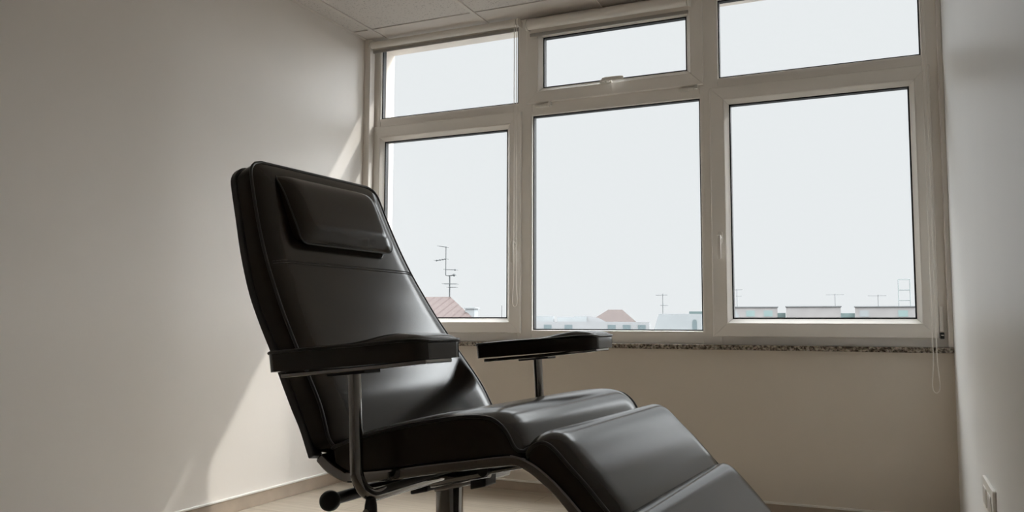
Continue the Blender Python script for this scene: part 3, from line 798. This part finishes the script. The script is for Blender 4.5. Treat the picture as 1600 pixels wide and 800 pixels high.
# unseen block added to the right: its roof edge cuts off the low sun
Yn = 26.; zn = 1.2 + 1.395 * (Yn - 4.475)
nb = tag(empty('sun_blocker', (40, Yn + 6, ZG)), 'unseen concrete block added right of the window to stop the low sun', 'building')
obj('wall', boxes(loc(nb, 20, 50, Yn, Yn + 12, ZG, zn - .3)), M['pinkish'], nb)
obj('parapet', boxes(loc(nb, 19.9, 50.1, Yn - .1, Yn + 12.1, zn - .3, zn)), M['pale2'], nb)
# lattice tower
Y = 120.; x0, z0 = P(Y, .85, 2.); x1, z1 = P(Y, 2.0, 5.95)
lt = tag(empty('lattice_tower', ((x0 + x1) / 2, Y, ZG)), 'faint pale lattice tower at the right edge of the right pane', 'tower')
w = (x1 - x0) / 2
for sx in (-1, 1):
    for sy in (0, 1.4):
        bm = bmesh.new(); tube(bm, [(sx * w, sy, 0), (sx * w, sy, z1 - ZG)], .05, 6); obj('post', bm, M['lattice'], lt)
z = z1 - ZG
while z > 8:
    bm = bmesh.new(); tube(bm, [(w, 1.4, z), (-w, 1.4, z), (-w, 0, z), (w, 0, z), (w, 1.4, z)], .035, 5); obj('brace', bm, M['lattice'], lt); z -= 1.37

# the far buildings stand square to the street that leads towards this window
for t in [o for o in C.objects if o.parent is None and o.get('category') == 'building' and o.location.x < 10]:
    th = math.atan2(t.location.x, t.location.y); t.rotation_euler.z = -th
    for o in t.children:
        for v in o.data.vertices: v.co.x *= math.cos(th)
# ------------------------------------------------------------------ light
SUN = Vector((1.55, 1.0, 1.395)).normalized()
w = bpy.data.worlds.new('hazy_sky'); bpy.context.scene.world = w; w.use_nodes = True; nt = w.node_tree
bg = nt.nodes['Background']; tc = nt.nodes.new('ShaderNodeTexCoord')
dp = nt.nodes.new('ShaderNodeVectorMath'); dp.operation = 'DOT_PRODUCT'; dp.inputs[1].default_value = SUN
nt.links.new(tc.outputs['Generated'], dp.inputs[0])
r = nt.nodes.new('ShaderNodeValToRGB'); e = r.color_ramp.elements
SKY = (.895, .915, .93)
mr = nt.nodes.new('ShaderNodeMapRange'); mr.inputs['From Min'].default_value = -1; mr.inputs['From Max'].default_value = 1
nt.links.new(dp.outputs['Value'], mr.inputs['Value'])
mc = nt.nodes.new('ShaderNodeMapRange'); mc.interpolation_type = 'SMOOTHSTEP'
mc.inputs['From Min'].default_value = .80; mc.inputs['From Max'].default_value = 1.0; mc.inputs['To Min'].default_value = 1.; mc.inputs['To Max'].default_value = 1.5
nt.links.new(dp.outputs['Value'], mc.inputs['Value'])
sx = nt.nodes.new('ShaderNodeSeparateXYZ'); nt.links.new(tc.outputs['Generated'], sx.inputs[0])
zn_ = nt.nodes.new('ShaderNodeMapRange'); zn_.interpolation_type = 'SMOOTHSTEP'
zn_.inputs['From Min'].default_value = .38; zn_.inputs['From Max'].default_value = .65; zn_.inputs['To Min'].default_value = 0.; zn_.inputs['To Max'].default_value = 14.
nt.links.new(sx.outputs['Z'], zn_.inputs['Value'])
ad = nt.nodes.new('ShaderNodeMath'); ad.operation = 'ADD'
nt.links.new(mc.outputs['Result'], ad.inputs[0]); nt.links.new(zn_.outputs['Result'], ad.inputs[1])
xn_ = nt.nodes.new('ShaderNodeMapRange'); xn_.interpolation_type = 'SMOOTHSTEP'
xn_.inputs['From Min'].default_value = .10; xn_.inputs['From Max'].default_value = .34; xn_.inputs['To Min'].default_value = 0.; xn_.inputs['To Max'].default_value = 7.4
nt.links.new(sx.outputs['X'], xn_.inputs['Value'])
ad2 = nt.nodes.new('ShaderNodeMath'); ad2.operation = 'ADD'
nt.links.new(ad.outputs[0], ad2.inputs[0]); nt.links.new(xn_.outputs['Result'], ad2.inputs[1])
nt.links.new(ad2.outputs[0], bg.inputs['Strength']); bg.inputs['Color'].default_value = (*SKY, 1)
sl = bpy.data.lights.new('sun', 'SUN'); sl.energy = 1.75; sl.angle = R(.9); sl.color = (1, .96, .90)
so_ = bpy.data.objects.new('sun', sl); C.objects.link(so_); so_.rotation_euler = (-SUN).to_track_quat('-Z', 'Y').to_euler(); so_.location = (8, 9, 9)

# ------------------------------------------------------------------ camera
cam = bpy.data.cameras.new('camera'); cam.sensor_width = 36; cam.lens = 1308 / 1600 * 36; cam.clip_end = 2000; cam.clip_start = .02
co = bpy.data.objects.new('camera', cam); C.objects.link(co)
yaw, pit, rol = R(24.3), R(4.67), R(.18)
f = Vector((-math.sin(yaw) * math.cos(pit), math.cos(yaw) * math.cos(pit), math.sin(pit))); rt = Vector((math.cos(yaw), math.sin(yaw), 0)); up = rt.cross(f)
rt2 = math.cos(rol) * rt + math.sin(rol) * up; up2 = -math.sin(rol) * rt + math.cos(rol) * up
mw = Matrix((rt2, up2, -f)).transposed().to_4x4(); mw.translation = (0, 0, .94); co.matrix_world = mw
sc = bpy.context.scene; sc.camera = co
sc.view_settings.view_transform = 'Standard'; sc.view_settings.look = 'None'; sc.view_settings.gamma = 1; sc.view_settings.exposure = 0
sc.view_settings.use_curve_mapping = False
sc.cycles.max_bounces = 14; sc.cycles.diffuse_bounces = 8; sc.cycles.glossy_bounces = 6; sc.cycles.transparent_max_bounces = 16
sc.cycles.use_denoising = True
